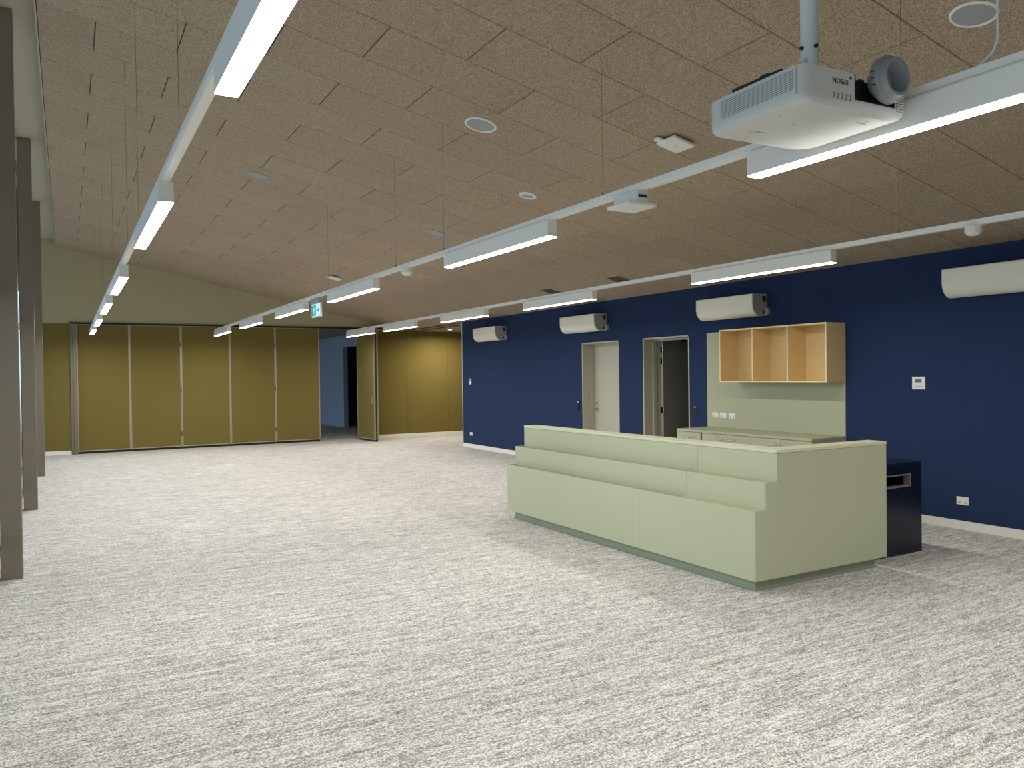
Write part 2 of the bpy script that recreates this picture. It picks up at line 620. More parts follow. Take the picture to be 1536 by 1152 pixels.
tag(obj('wall_next_corridor', nextroom2, 'dark_room'), 'dark corridor walls beyond the partition opening', 'wall', kind='structure')
tag(obj('wall_next_end', B(-.62, 7.66, 30.0, 30.2, 0, 2.92), 'gable_paint'), 'end wall of the room beyond the partition', 'wall', kind='structure')
tag(obj('wall_next_left', B(-.62, -.5, YF + .14, 30.2, 2.7, 3.05), 'plaster'), 'wall over the windows of the room beyond', 'wall', kind='structure')

# ---- window wall: posts and glazed bays
posts = [-4.36, -.40, 3.60, 7.562, 11.50, 15.457]
for k, y in enumerate(posts):
    tag(obj('trim_%d' % (k + 5), B(-.482, -.333, y, y + .13, 0, 4.632), 'post', bevel=.004),
        'tall grey brown window post, %s from the partition wall' % ('sixth', 'fifth', 'fourth', 'third', 'second', 'first')[k], 'post', kind='structure')
edges = [YB] + [y + .065 for y in posts] + [YF]
for k, (a, b_) in enumerate(zip(edges, edges[1:])):
    w = thing('window_%d' % (k + 1), 'full height glazed bay between posts, %s from the partition wall' % ('seventh', 'sixth', 'fifth', 'fourth', 'third', 'second', 'first')[k],
              'window', (-.56, (a + b_) / 2, 0), kind='structure')

    def wframe(bm, a=a, b_=b_):
        for z0, z1 in ((0, .05), (.32, .38), (2.35, 2.41), (4.57, 4.632)):
            box(bm, -.572, -.546, a + .001, b_ - .001, z0, z1)
        n = 2 if b_ - a > 2 else 1
        for q in range(n + 1):
            yy = a + (b_ - a - .05) * q / n
            box(bm, -.575, -.543, yy, yy + .05, 0, 4.632)
    obj('window_frame', wframe, 'dark_metal', w)
    n = 2 if b_ - a > 2 else 1
    for q in range(n):
        ya = a + (b_ - a - .05) * q / n + .05; yb = a + (b_ - a - .05) * (q + 1) / n
        for z0, z1 in ((.05, .32), (.38, 2.35), (2.41, 4.57)):
            obj('pane', B(-.564, -.556, ya, yb, z0, z1), 'glass', w)

# ================================================================== FOLDING PARTITION
xb = [.205, 1.25, 2.321, 3.398, 4.458, 5.55]
ords = ('beside the jamb post', 'second from the jamb post', 'third from the jamb post', 'fourth from the jamb post', 'beside the opening')


for k in range(5):
    a, b_ = xb[k] + .002, xb[k + 1] - .002
    t = thing('partition_panel', 'olive fabric folding partition panel %s' % ords[k], 'partition panel', ((a + b_) / 2, YF + .06, 0), 'folding partition panels')
    obj('fabric_face', B(a + .022, b_ - .022, YF + .006, YF + .09, .07, 2.825), 'olive', t)

    def edge(bm, a=a, b_=b_):
        box(bm, a, a + .022, YF, YF + .096, .05, 2.835)
        box(bm, b_ - .022, b_, YF, YF + .096, .05, 2.835)
        box(bm, a + .022, b_ - .022, YF, YF + .096, .05, .072)
        box(bm, a + .022, b_ - .022, YF, YF + .096, 2.823, 2.835)
    obj('edge_frame', edge, 'alu', t, bevel=.003)
    obj('floor_seal', B(a + .01, b_ - .01, YF + .02, YF + .076, .0, .05), 'black', t)
    if k in (1, 3):
        for hz in (1.35, .35, 2.4):
            obj('hinge', B(b_ - .018, b_ + .002, YF - .008, YF, hz - .05, hz + .05), 'dark_metal', t)

# pass door leaf, open square to the wall
LFX, LFY = 6.51, 19.60
t = thing('partition_door', 'olive fabric partition door leaf standing open square to the partition', 'partition panel', (LFX, LFY, 0), 'folding partition panels', rot=(0, 0, math.radians(5.0)))
W_, T_ = 1.03, .115
obj('fabric_face', B(.004, T_ - .004, -W_ + .025, -.025, .07, 2.78), 'olive', t, local=True)


def ledge(bm):
    for ya, yb in ((-W_, -W_ + .025), (-.025, 0)):
        box(bm, 0, .036, ya, yb, .045, 2.80)
        box(bm, T_ - .036, T_, ya, yb, .045, 2.80)
    box(bm, 0, T_, -W_ + .025, -.025, .045, .072)
    box(bm, 0, T_, -W_ + .025, -.025, 2.778, 2.80)


obj('edge_frame', ledge, 'alu', t, local=True, bevel=.003)
obj('edge_core', B(.036, T_ - .036, -W_ + .004, -.004, .05, 2.80), 'dark_metal', t, local=True)
obj('floor_seal', B(.02, T_ - .02, -W_ + .01, -.01, 0, .05), 'black', t, local=True)
obj('top_carrier', B(.02, T_ - .02, -W_ + .0, -W_ + .10, 2.80, 2.90), 'black', t, local=True)
h = obj('handle', lambda bm: (tube(bm, (0, -W_ + .1, 1.0), (-.055, -W_ + .1, 1.0), .010, n=10), tube(bm, (-.05, -W_ + .1, 1.0), (-.05, -W_ + .24, 1.0), .010, n=10),
                              box(bm, -.008, 0, -W_ + .075, -W_ + .125, .90, 1.12)), 'chrome', t, local=True)
h['label'] = 'lever handle on a back plate'
obj('handle', lambda bm: (tube(bm, (T_, -W_ + .1, 1.0), (T_ + .055, -W_ + .1, 1.0), .010, n=10), tube(bm, (T_ + .05, -W_ + .1, 1.0), (T_ + .05, -W_ + .24, 1.0), .010, n=10),
                          box(bm, T_, T_ + .008, -W_ + .075, -W_ + .125, .90, 1.12)), 'chrome', t, local=True)

# ================================================================== RECEPTION DESK
RX0, RX1, RX2, RX3 = 4.310, 4.418, 4.538, 5.800
RY0, RY1 = 4.083, 7.755
RZ0, RZ1, RZ2, RZ3 = .091, .6045, .803, 1.033
CAPT = .026
JT, JL = 4.922, 5.408
desk = thing('reception_desk', 'pale sage green stepped reception desk with laminate panels on the carpet', 'desk', ((RX0 + RX3) / 2, (RY0 + RY1) / 2, 0))
prof = [(RX0, RZ0), (RX0, RZ1), (RX1, RZ1), (RX1, RZ2), (RX2, RZ2), (RX2, RZ3 - CAPT), (RX3, RZ3 - CAPT), (RX3, RZ0)]
obj('end_panel', lambda bm: prism(bm, prof, 'Y', RY0, RY0 + .02), 'green', desk, bevel=.0015)
prof2 = [(min(u, RX2 + .168), v) for u, v in prof]
obj('end_panel', lambda bm: prism(bm, prof2, 'Y', RY1 - .02, RY1), 'green', desk, bevel=.0015)
g = .0015
for a, b_ in ((RY0 + .021, JL - g), (JL + g * .3, RY1 - .021)):
    obj('front_panel', B(RX0 + .0005, RX0 + .018, a, b_, RZ0, RZ1), 'green', desk)
for a, b_ in ((RY0 + .021, JT - g), (JT + g, RY1 - .021)):
    obj('middle_panel', B(RX1 + .0005, RX1 + .018, a, b_, .30, RZ2), 'green', desk)
    obj('upper_panel', B(RX2 + .0005, RX2 + .018, a, b_, .50, RZ3 - CAPT), 'green', desk)
# shelf tops over the near third, open troughs along the rest
for xa, x_b, z in ((RX0 + .018, RX1, RZ1), (RX1 + .018, RX2, RZ2)):
    obj('tier_top', B(xa, x_b, RY0 + .021, JT - .02, z - .02, z - .001), 'green', desk)
    obj('trough_floor', B(xa, x_b, JT, RY1 - .021, z - .22, z - .20), 'green', desk)
    obj('divider', B(xa, x_b, JT - .02, JT, z - .22, z - .004), 'green', desk)


def cap(bm):
    w = .176
    prism(bm, [(RX2 - .002, RY0 - .002), (RX3 + .002, RY0 - .002), (RX3 + .002, RY0 + w), (RX2 + w, RY0 + w), (RX2 + w, RY1 + .002), (RX2 - .002, RY1 + .002)], 'Z', RZ3 - CAPT + .002, RZ3)


c_ = obj('counter_cap', cap, 'green_cap', desk, bevel=.002)
obj('inner_panel', B(RX2 + .15, RX2 + .168, RY0 + .16, RY1 - .021, RZ0, RZ3 - CAPT), 'green', desk)
obj('inner_end_panel', B(RX2 + .168, RX3 - .002, RY0 + .15, RY0 + .168, RZ0, RZ3 - CAPT), 'green', desk)
obj('back_edge', B(RX3 - .018, RX3 - .0005, RY0 + .021, RY0 + .15, RZ0, RZ3 - CAPT), 'green', desk)
obj('work_top', B(RX2 + .168, RX3 - .25, RY0 + .168, RY1 - .021, .70, .725), 'green_cap', desk)


def kick(bm):
    e = .058
    box(bm, RX0 + e, RX0 + e + .018, RY0 + .06, RY1 - .06, 0, RZ0)
    box(bm, RX0 + e + .018, RX3 - .065, RY0 + .06, RY0 + .078, 0, RZ0)
    box(bm, RX0 + e + .018, RX2 + .16, RY1 - .078, RY1 - .06, 0, RZ0)


obj('kickboard', kick, 'green_dark', desk)
obj('base_board', lambda bm: (box(bm, RX0 + .02, RX2 + .15, RY0 + .021, RY1 - .021, RZ0, RZ0 + .018), box(bm, RX2 + .15, RX3 - .02, RY0 + .021, RY0 + .15, RZ0, RZ0 + .018)), 'green', desk)

# ================================================================== NAVY CABINET BEHIND THE DESK
NX0, NX1, NY0, NY1, NZ = 5.86, 6.60, 4.303, 6.0, .80
nc = thing('navy_cabinet', 'low glossy dark navy cabinet with a metal framed slot behind the reception desk', 'cabinet', ((NX0 + NX1) / 2, (NY0 + NY1) / 2, 0))
sx0, sx1, sz0, sz1 = 6.01, 6.447, .590, .702


def ncarc(bm):
    # front face with a slot opening, then sides, back, base
    box(bm, NX0, sx0, NY0, NY0 + .02, .0, NZ - .022)
    box(bm, sx1, NX1, NY0, NY0 + .02, .0, NZ - .022)
    box(bm, sx0, sx1, NY0, NY0 + .02, .0, sz0)
    box(bm, sx0, sx1, NY0, NY0 + .02, sz1, NZ - .022)
    box(bm, NX0, NX0 + .02, NY0 + .02, NY1, .0, NZ - .022)
    box(bm, NX1 - .02, NX1, NY0 + .02, NY1, .0, NZ - .022)
    box(bm, NX0 + .02, NX1 - .02, NY1 - .02, NY1, .0, NZ - .022)


obj('body', ncarc, 'navy_gloss', nc)
obj('top', B(NX0 - .001, NX1 + .001, NY0 - .001, NY1, NZ - .022, NZ), 'navy_gloss', nc, bevel=.002)


def slotframe(bm):
    t_ = .011
    ya, yb = NY0 - .004, NY0 + .06
    box(bm, sx0, sx1, ya, yb, sz0, sz0 + t_)
    box(bm, sx0, sx1, ya, yb, sz1 - t_, sz1)
    box(bm, sx0, sx0 + t_, ya, yb, sz0 + t_, sz1 - t_)
    box(bm, sx1 - t_, sx1, ya, yb, sz0 + t_, sz1 - t_)


obj('slot_frame', slotframe, 'alu', nc)['label'] = 'brushed metal slot frame'
obj('slot_bin', B(NX0 + .1, NX1 - .06, NY0 + .3, NY0 + .32, .3, NZ - .03), 'black', nc)

# ================================================================== BENCH, CABINETS, SPLASHBACK, SHELF
BX, BY0, BY1, BZ = 7.241, 6.014, 8.255, .853
tag(obj('worktop', B(BX, XW - .001, BY0, BY1, BZ - .03, BZ), 'splash_green', bevel=.002), 'sage green worktop along the navy wall under the splashback', 'worktop')


def cabinet(label, y0, y1, fronts, group=None):
    c = thing('base_cabinet', label, 'cabinet', ((BX + XW) / 2, (y0 + y1) / 2, 0), 'base cabinets under the worktop')
    xf = BX + .022

    def body(bm):
        box(bm, xf, XW - .002, y0 + .001, y0 + .017, .1, BZ - .031)
        box(bm, xf, XW - .002, y1 - .017, y1 - .001, .1, BZ - .031)
        box(bm, xf, XW - .002, y0 + .017, y1 - .017, .1, .118)
        box(bm, XW - .012, XW - .002, y0 + .017, y1 - .017, .118, BZ - .031)
        box(bm, xf, XW - .002, y0 + .017, y1 - .017, BZ - .049, BZ - .031)
    obj('body', body, 'splash_green', c)
    obj('kickboard', B(BX + .06, BX + .075, y0 + .001, y1 - .001, 0, .1), 'green_dark', c)
    for nm, a, b_, za, zb, hy, hz in fronts:
        f = obj(nm, B(BX + .003, xf - .001, a + .0018, b_ - .0018, za, zb), 'splash_green', c, bevel=.001)
        obj('handle', lambda bm: (tube(bm, (BX - .028, hy - .06, hz), (BX - .028, hy + .06, hz), .0075, n=10),
                                  tube(bm, (BX - .028, hy - .05, hz), (BX + .004, hy - .05, hz), .004, n=8),
                                  tube(bm, (BX - .028, hy + .05, hz), (BX + .004, hy + .05, hz), .004, n=8)), 'chrome', f)
    return c


zt = BZ - .036
c_ = cabinet('sage green drawer unit with a lock at the doorway end of the bench', 7.796, 8.253,
             [('drawer', 7.796, 8.253, zt - .20, zt, 8.04, zt - .075), ('drawer', 7.796, 8.253, zt - .44, zt - .205, 8.02, zt - .32), ('drawer', 7.796, 8.253, .105, zt - .445, 8.02, zt - .56)])
lk = obj('lock', lambda bm: tube(bm, (BX - .006, 7.90, zt - .06), (BX + .004, 7.90, zt - .06), .011, n=14), 'chrome', c_)
cabinet('sage green two door cupboard next to the drawer unit', 6.904, 7.766,
        [('door', 7.326, 7.766, .105, zt, 7.435, zt - .06), ('door', 6.904, 7.326, .105, zt, 7.235, zt - .06)])
cabinet('sage green two door cupboard at the free end of the bench', 6.016, 6.904,
        [('door', 6.463, 6.904, .105, zt, 6.57, zt - .06), ('door', 6.016, 6.463, .105, zt, 6.365, zt - .06)])
tag(obj('filler_strip', B(BX + .05, XW - .003, 7.767, 7.795, .1, BZ - .031), 'black'), 'dark gap filler between the drawer unit and the cupboards', 'filler')

tag(obj('splashback', B(XW - .014, XW - .0005, 6.014, 8.26, BZ + .001, 2.16), 'splash_green', bevel=.001), 'tall sage green splashback panel on the navy wall behind the bench', 'panel')

SY0, SY1, SZ0, SZ1, SX = 6.005, 7.682, 1.482, 2.163, 7.484
sh = thing('wall_shelf', 'open plywood wall shelf with three compartments over the splashback', 'shelf', (SX + .16, (SY0 + SY1) / 2, SZ0))
tk = .017
xbk = XW - .0145
for nm, a in (('side_panel', (SX, xbk, SY0, SY0 + tk, SZ0, SZ1)), ('side_panel', (SX, xbk, SY1 - tk, SY1, SZ0, SZ1)),
              ('top_panel', (SX, xbk, SY0 + tk, SY1 - tk, SZ1 - tk, SZ1)), ('bottom_panel', (SX, xbk, SY0 + tk, SY1 - tk, SZ0, SZ0 + tk)),
              ('divider', (SX, xbk - .01, 7.114 - tk / 2, 7.114 + tk / 2, SZ0 + tk, SZ1 - tk)), ('divider', (SX, xbk - .01, 6.562 - tk / 2, 6.562 + tk / 2, SZ0 + tk, SZ1 - tk)),
              ('back_panel', (xbk - .01, xbk, SY0 + tk, SY1 - tk, SZ0 + tk, SZ1 - tk))):
    pt = obj(nm, B(*a), 'ply', sh)
    if nm != 'back_panel':
        x0, x1, y0, y1, z0, z1 = a
        obj('edge_banding', B(SX - .002, SX, y0, y1, z0, z1), 'ply_edge', pt)['label'] = 'pale front edge'


# ---- wall plates
def plate(name, label, cat, y0, y1, z0, z1, m='white_plastic', x=XW, grp=None, extra=None):
    t = thing(name, label, cat, (x, (y0 + y1) / 2, z0), grp)
    obj('plate', B(x - .011, x - .0003, y0, y1, z0, z1), m, t, bevel=.002)
    if extra:
        extra(t)
    return t


def gpo(y0, y1, z0, z1, x):
    def f(t):
        ym, zm = (y0 + y1) / 2, (z0 + z1) / 2
        for s in (-1, 1):
            obj('socket', lambda bm: box(bm, x - .0122, x - .011, ym + s * .03 - .009, ym + s * .03 + .009, zm - .026, zm - .006), 'ac_grey', t)
            obj('rocker', lambda bm: box(bm, x - .015, x - .011, ym + s * .03 - .006, ym + s * .03 + .006, zm + .008, zm + .024), 'ac_white', t, bevel=.001)
    return f


for (a, b_), w in zip(((8.035, 8.154), (7.883, 8.004), (7.721, 7.842)), ('nearest the open doorway', 'in the middle of three', 'farthest from the open doorway')):
    plate('power_socket', 'white power socket on the splashback, %s' % w, 'socket', a, b_, .985, 1.057, x=XW - .014, grp='sockets on the splashback', extra=gpo(a, b_, .985, 1.057, XW - .014))
plate('power_socket', 'white double power socket low on the navy wall beside the navy cabinet', 'socket', 4.595, 4.719, .249, .329, extra=gpo(4.595, 4.719, .249, .329, XW))
plate('power_socket', 'small white power socket low on the navy wall near the lobby corner', 'socket', 15.63, 15.75, .274, .347, extra=gpo(15.63, 15.75, .274, .347, XW))


def thermo(t):
    obj('screen', B(XW - .0125, XW - .011, 5.085, 5.155, 1.478, 1.512), 'screen_grey', t)['label'] = 'grey display screen'
    for k in range(4):
        obj('button', B(XW - .0135, XW - .011, 5.077 + k * .022, 5.089 + k * .022, 1.432, 1.440), 'ac_grey', t)


plate('thermostat', 'square white wall thermostat with grey screen on the navy wall', 'thermostat', 5.047, 5.191, 1.405, 1.538, extra=thermo)


def thermo2(t):
    obj('screen', B(XW - .0125, XW - .011, 15.675, 15.735, 1.485, 1.52), 'screen_grey', t)


plate('thermostat', 'small white wall controller near the lobby end of the navy wall', 'thermostat', 15.655, 15.755, 1.411, 1.537, extra=thermo2)


def sw(yc):
    def f(t):
        obj('indicator', lambda bm: tube(bm, (XW - .014, yc, 1.118), (XW - .011, yc, 1.118), .012, n=12), 'white_plastic', t)
        obj('rocker', B(XW - .016, XW - .011, yc - .018, yc + .018, 1.01, 1.075), 'black', t, bevel=.001)
    return f


plate('wall_switch', 'dark wall switch beside the closed grey door', 'switch', 11.43, 11.505, .985, 1.15, m='navy_gloss', extra=sw(11.467))
plate('wall_switch', 'dark wall switch between the open doorway and the splashback', 'switch', 8.475, 8.55, .985, 1.15, m='navy_gloss', extra=sw(8.512))


# ================================================================== WALL AIR CONDITIONERS
def aircon(y0, y1, label):
    z0, z1, dp = 2.318, 2.605, .262
    t = thing('air_conditioner', label, 'air conditioner', (XW, (y0 + y1) / 2, z0), 'air conditioners on the navy wall')
    xf = XW - dp
    pts = [(XW - .001, z1), (xf + .008, z1 - .004), (xf, z1 - .014), (xf, z0 + .150)]
    for k in range(1, 9):
        a = math.pi / 2 * k / 8
        pts.append((xf + .14 * (1 - math.cos(a)), z0 + .150 - .150 * math.sin(a)))
    pts += [(XW - .001, z0 + .012)]
    cx, cz = XW - .12, (z0 + z1) / 2

    def shrink(q, k=.93):
        return [(XW - .001 if u > XW - .002 else cx + (u - cx) * k, cz + (v - cz) * k) for u, v in q]
    obj('end_cap', lambda bm: prism(bm, shrink(pts), 'Y', y0, y0 + .02), 'ac_grey', t)
    obj('end_cap', lambda bm: prism(bm, shrink(pts), 'Y', y1 - .02, y1), 'ac_grey', t)
    sh_ = obj('front_cover', lambda bm: prism(bm, pts, 'Y', y0 + .02, y1 - .02), 'ac_white', t, smooth=True)
    obj('rim', lambda bm: rim(bm, pts, shrink(pts, .95), y0 + .006, y0 + .021), 'white_plastic', t, smooth=True)
    obj('rim', lambda bm: rim(bm, pts, shrink(pts, .95), y1 - .021, y1 - .006), 'white_plastic', t, smooth=True)
    # outlet flap line low on the curve
    k = 5
    u0, v0 = pts[3 + k]; u1, v1 = pts[4 + k]
    obj('outlet_gap', lambda bm: prism(bm, [(u0 - .0035, v0 + .008), (u0 - .0015, v0 + .002), (u0 + .02, v0 + .004), (u0 + .02, v0 + .010)], 'Y', y0 + .05, y1 - .05), 'ac_grey', t)
    obj('terminal_cover', B(XW - .085, XW - .025, y0 - .004, y0, z1 - .10, z1 - .03), 'dark_metal', t)
    br = obj('pipe_bracket', B(XW - .055, XW - .001, y0 - .055, y0, z0 + .015, z0 + .105), 'ac_grey', t, bevel=.006)
    obj('pipe_hole', lambda bm: tube(bm, (XW - .062, y0 - .002, z0 + .055), (XW - .062, y0 - .006, z0 + .055), .022, n=14), 'black', t)
    return t


def rim(bm, outer, inner, ya, yb):
    n = len(outer)
    vo = [[bm.verts.new((u, y, v)) for u, v in outer] for y in (ya, yb)]
    vi = [[bm.verts.new((u, y, v)) for u, v in inner] for y in (ya, yb)]
    for i in range(n - 1):
        bm.faces.new((vo[0][i], vo[0][i + 1], vo[1][i + 1], vo[1][i]))
        bm.faces.new((vi[0][i], vi[1][i], vi[1][i + 1], vi[0][i + 1]))
        bm.faces.new((vo[0][i], vi[0][i], vi[0][i + 1], vo[0][i + 1]))
        bm.faces.new((vo[1][i], vo[1][i + 1], vi[1][i + 1], vi[1][i]))
    for e in (0, n - 1):
        bm.faces.new((vo[0][e], vo[1][e], vi[1][e], vi[0][e]))


aircon(14.036, 15.047, 'white wall air conditioner nearest the lobby corner of the navy wall')
aircon(10.607, 11.644, 'white wall air conditioner above the closed grey door')
aircon(7.175, 8.206, 'white wall air conditioner above the plywood wall shelf')
aircon(3.67, 4.709, 'white wall air conditioner above the square thermostat')

# ================================================================== PENDANT LIGHT TRACKS
FZ0, FZ1, TZ1 = 2.562, 2.680, 2.722
FW, TW = .078, .052
wireY = [.45, 2.0, 4.03, 6.42, 7.6, 9.96, 12.46, 13.6, 16.0, 18.3]
near = [(-2.55, -.85), (1.09, 2.79), (4.62, 6.34), (8.18, 9.90), (11.07, 12.80), (14.06, 15.74), (17.04, 18.72)]
near3 = [(1.05, 2.80), (4.66, 6.44), (8.27, 10.03), (11.26, 12.97), (14.19, 15.92), (16.60, 18.44)]


def light_track(x, spans, label, yend, extra=None):
    t = thing('light_track', label, 'pendant light', (x, 8.0, FZ0), 'suspended linear light tracks')

    def rail(bm):
        box(bm, x - TW / 2, x + TW / 2, -4.2, yend, FZ1 + .012, TZ1)
        box(bm, x - TW / 2 + .006, x + TW / 2 - .006, -4.2, yend, FZ1, FZ1 + .012)
    obj('rail', rail, 'fixture', t)
    for a, b_ in spans:
        def hous(bm):
            box(bm, x - FW / 2, x + FW / 2, a, b_, FZ0 + .007, FZ1)
        f = obj('light_housing', hous, 'fixture', t, bevel=.002)
        obj('diffuser', B(x - FW / 2 + .001, x + FW / 2 - .001, a + .004, b_ - .004, FZ0, FZ0 + .0073), 'led', f, bevel=.002)
        la = bpy.data.lights.new('led_strip', 'AREA')
        la.shape = 'RECTANGLE'; la.size = FW - .006; la.size_y = b_ - a - .02
        la.energy = LED_W; la.color = LED_COL; la.spread = math.radians(LED_SPREAD)
        lo = bpy.data.objects.new('led_strip', la)
        COL.objects.link(lo); lo.parent = f
        lo.location = Vector((x, (a + b_) / 2, FZ0 - .001)) - ORG[t.name]
    for y in wireY:
        w = obj('suspension_wire', lambda bm: tube(bm, (x, y, TZ1), (x, y, zc(x) + .002), .0012, n=6), 'wire', t)
        obj('gripper', lambda bm: tube(bm, (x, y, TZ1), (x, y, TZ1 + .03), .006, .003, n=8), 'dark_metal', w)
    return t


light_track(.486, near, 'long suspended white light track nearest the tall window posts', 18.74)
t2 = light_track(2.951, near, 'long suspended white light track carrying the exit sign', 18.74)
light_track(5.910, near3, 'long suspended white light track nearest the navy wall', 18.46)
# power cord down to the middle track
def cord(bm):
    pts = [(2.951, 1.62, zc(2.951)), (2.951, 1.62, 2.80), (2.951, 1.64, 2.76), (2.951, 1.68, 2.735), (2.951, 1.70, 2.722)]
    for a, b_ in zip(pts, pts[1:]):
        tube(bm, a, b_, .005, n=8)


obj('power_cord', cord, 'pole_white', t2)

# exit sign on the middle track
XT = 2.951
ex = thing('exit_sign', 'lit teal and white running man exit sign hung from the middle light track', 'sign', (XT, 10.52, 2.42))
obj('bracket', B(XT - .022, XT + .022, 10.37, 10.76, 2.605, FZ1 - .0005), 'ac_grey', ex, bevel=.003)
obj('case', B(XT - .012, XT + .012, 10.31, 10.735, 2.42, 2.605), 'white_plastic', ex, bevel=.003)
for s in (-1, 1):
    xa = XT + s * .0122
    d_ = s * .0012

    def xs(k, s=s, xa=xa):
        return sorted((xa + s * .0012 * k, xa + s * .0012 * (k + 1)))
    a, b_ = xs(0)
    obj('sign_face', B(a, b_, 10.322, 10.723, 2.431, 2.594), 'exit_white', ex)
    a, b_ = xs(1)
    # teal field on the far half, white figure on it
    obj('teal_field', B(a, b_, 10.52, 10.712, 2.442, 2.583), 'exit_teal', ex)
    a, b_ = xs(2)

    def fig(bm, a=a, b_=b_):
        cy, cz = 10.615, 2.515
        def P(pts):
            prism(bm, [(cy + u, cz + v) for u, v in pts], 'X', a, b_)
        P([(.010 * math.cos(q * math.pi / 5) - .014, .048 + .011 * math.sin(q * math.pi / 5)) for q in range(10)])
        P([(-.016, .034), (.010, .034), (.016, -.010), (-.006, -.014)])
        P([(.004, -.010), (.016, -.010), (.036, -.048), (.056, -.048), (.056, -.058), (.030, -.058)])
        P([(-.006, -.010), (.006, -.012), (-.016, -.038), (-.020, -.066), (-.031, -.066), (-.027, -.034)])
        P([(-.014, .034), (-.006, .026), (-.030, .010), (-.048, .016), (-.050, .007), (-.029, -.002)])
        P([(.006, .034), (.010, .024), (.034, .012), (.042, -.008), (.050, -.004), (.040, .020)])
    obj('running_figure', fig, 'exit_white', ex)
    a, b_ = xs(1)

    def arrow(bm, a=a, b_=b_):
        cy, cz = 10.42, 2.512
        prism(bm, [(cy + u, cz + v) for u, v in ((-.06, 0), (-.02, .035), (-.02, .012), (.05, .012), (.05, -.012), (-.02, -.012), (-.02, -.035))], 'X', a, b_)
    obj('arrow', arrow, 'exit_teal', ex)

# small devices on the tracks
em = thing('emergency_light', 'flat white square emergency light fixed under the middle light track', 'light', (XT, 3.74, 2.588))
obj('base', B(XT - .045, XT + .045, 3.64, 3.86, 2.615, FZ1 - .0005), 'white_plastic', em, bevel=.006)
obj('cover', B(XT - .105, XT + .105, 3.63, 3.85, 2.592, 2.615), 'white_plastic', em, bevel=.008)
obj('lamp_lens', lambda bm: lathe(bm, [(.014, 0), (.012, -.008), (.006, -.013), (0, -.014)], (XT, 3.74, 2.592), (0, 0, 1), 16), 'white_plastic', em, smooth=True)
obj('clip', B(XT - .03, XT + .03, 3.632, 3.64, 2.64, 2.655), 'dark_metal', em)
for nm, x, y, lb in (('motion_sensor', XT, 7.30, 'round white motion sensor under the middle light track'), ('motion_sensor', 5.910, 3.43, 'round white motion sensor under the light track by the navy wall')):
    t = thing(nm, lb, 'sensor', (x, y, 2.605))
    obj('base', lambda bm: lathe(bm, [(.0, .0745), (.058, .0745), (.058, .03), (.05, .022)], (x, y, 2.605), (0, 0, 1), 28), 'white_plastic', t, smooth=True)
    obj('sensor_dome', lambda bm: lathe(bm, [(.05, .026), (.046, .012), (.03, .002), (0, 0)], (x, y, 2.605), (0, 0, 1), 28), 'ac_white', t, smooth=True)


# ================================================================== THINGS ON THE CEILING
def on_ceiling(name, label, cat, x, y, group=None):
    return thing(name, label, cat, (x, y, zc(x)), group, rot=(0, TH, 0))


def speaker(x, y, r, label, m='grille_grey', rm='white_plastic'):
    t = on_ceiling('ceiling_speaker', label, 'speaker', x, y, 'round ceiling speakers')
    obj('rim', lambda bm: lathe(bm, [(r * .86, -.003), (r * .88, -.009), (r * .96, -.010), (r, -.004), (r, 0)], (0, 0, 0), (0, 0, 1), 40), rm, t, local=True, smooth=True)
    obj('grille', lambda bm: lathe(bm, [(0, -.007), (r * .6, -.006), (r * .87, -.004), (r * .87, -.001)], (0, 0, 0), (0, 0, 1), 40), m, t, local=True, smooth=True)


speaker(3.186, 6.13, .143, 'round grey ceiling speaker with a pale rim over the middle light track')
speaker(4.350, 2.514, .122, 'round grey ceiling speaker with a broad white rim beside the projector pole')
speaker(2.054, 9.746, .135, 'round grey ceiling speaker set flush between the window light track and the middle track', rm='grille_grey')
speaker(4.402, 9.802, .125, 'round grey ceiling speaker set flush between the middle track and the navy wall track', rm='grille_grey')
speaker(3.259, 13.66, .10, 'round grey ceiling speaker set flush in the panels nearest the partition wall', rm='grille_grey')
t = on_ceiling('smoke_detector', 'small round white ceiling detector between the middle track and the navy wall track', 'detector', 4.372, 7.328)
obj('rim', lambda bm: lathe(bm, [(.066, -.006), (.072, -.016), (.09, -.014), (.1, -.004), (.1, 0)], (0, 0, 0), (0, 0, 1), 36), 'white_plastic', t, local=True, smooth=True)
obj('centre', lambda bm: lathe(bm, [(0, -.012), (.05, -.010), (.07, -.006), (.07, -.001)], (0, 0, 0), (0, 0, 1), 36), 'grille_grey', t, local=True, smooth=True)

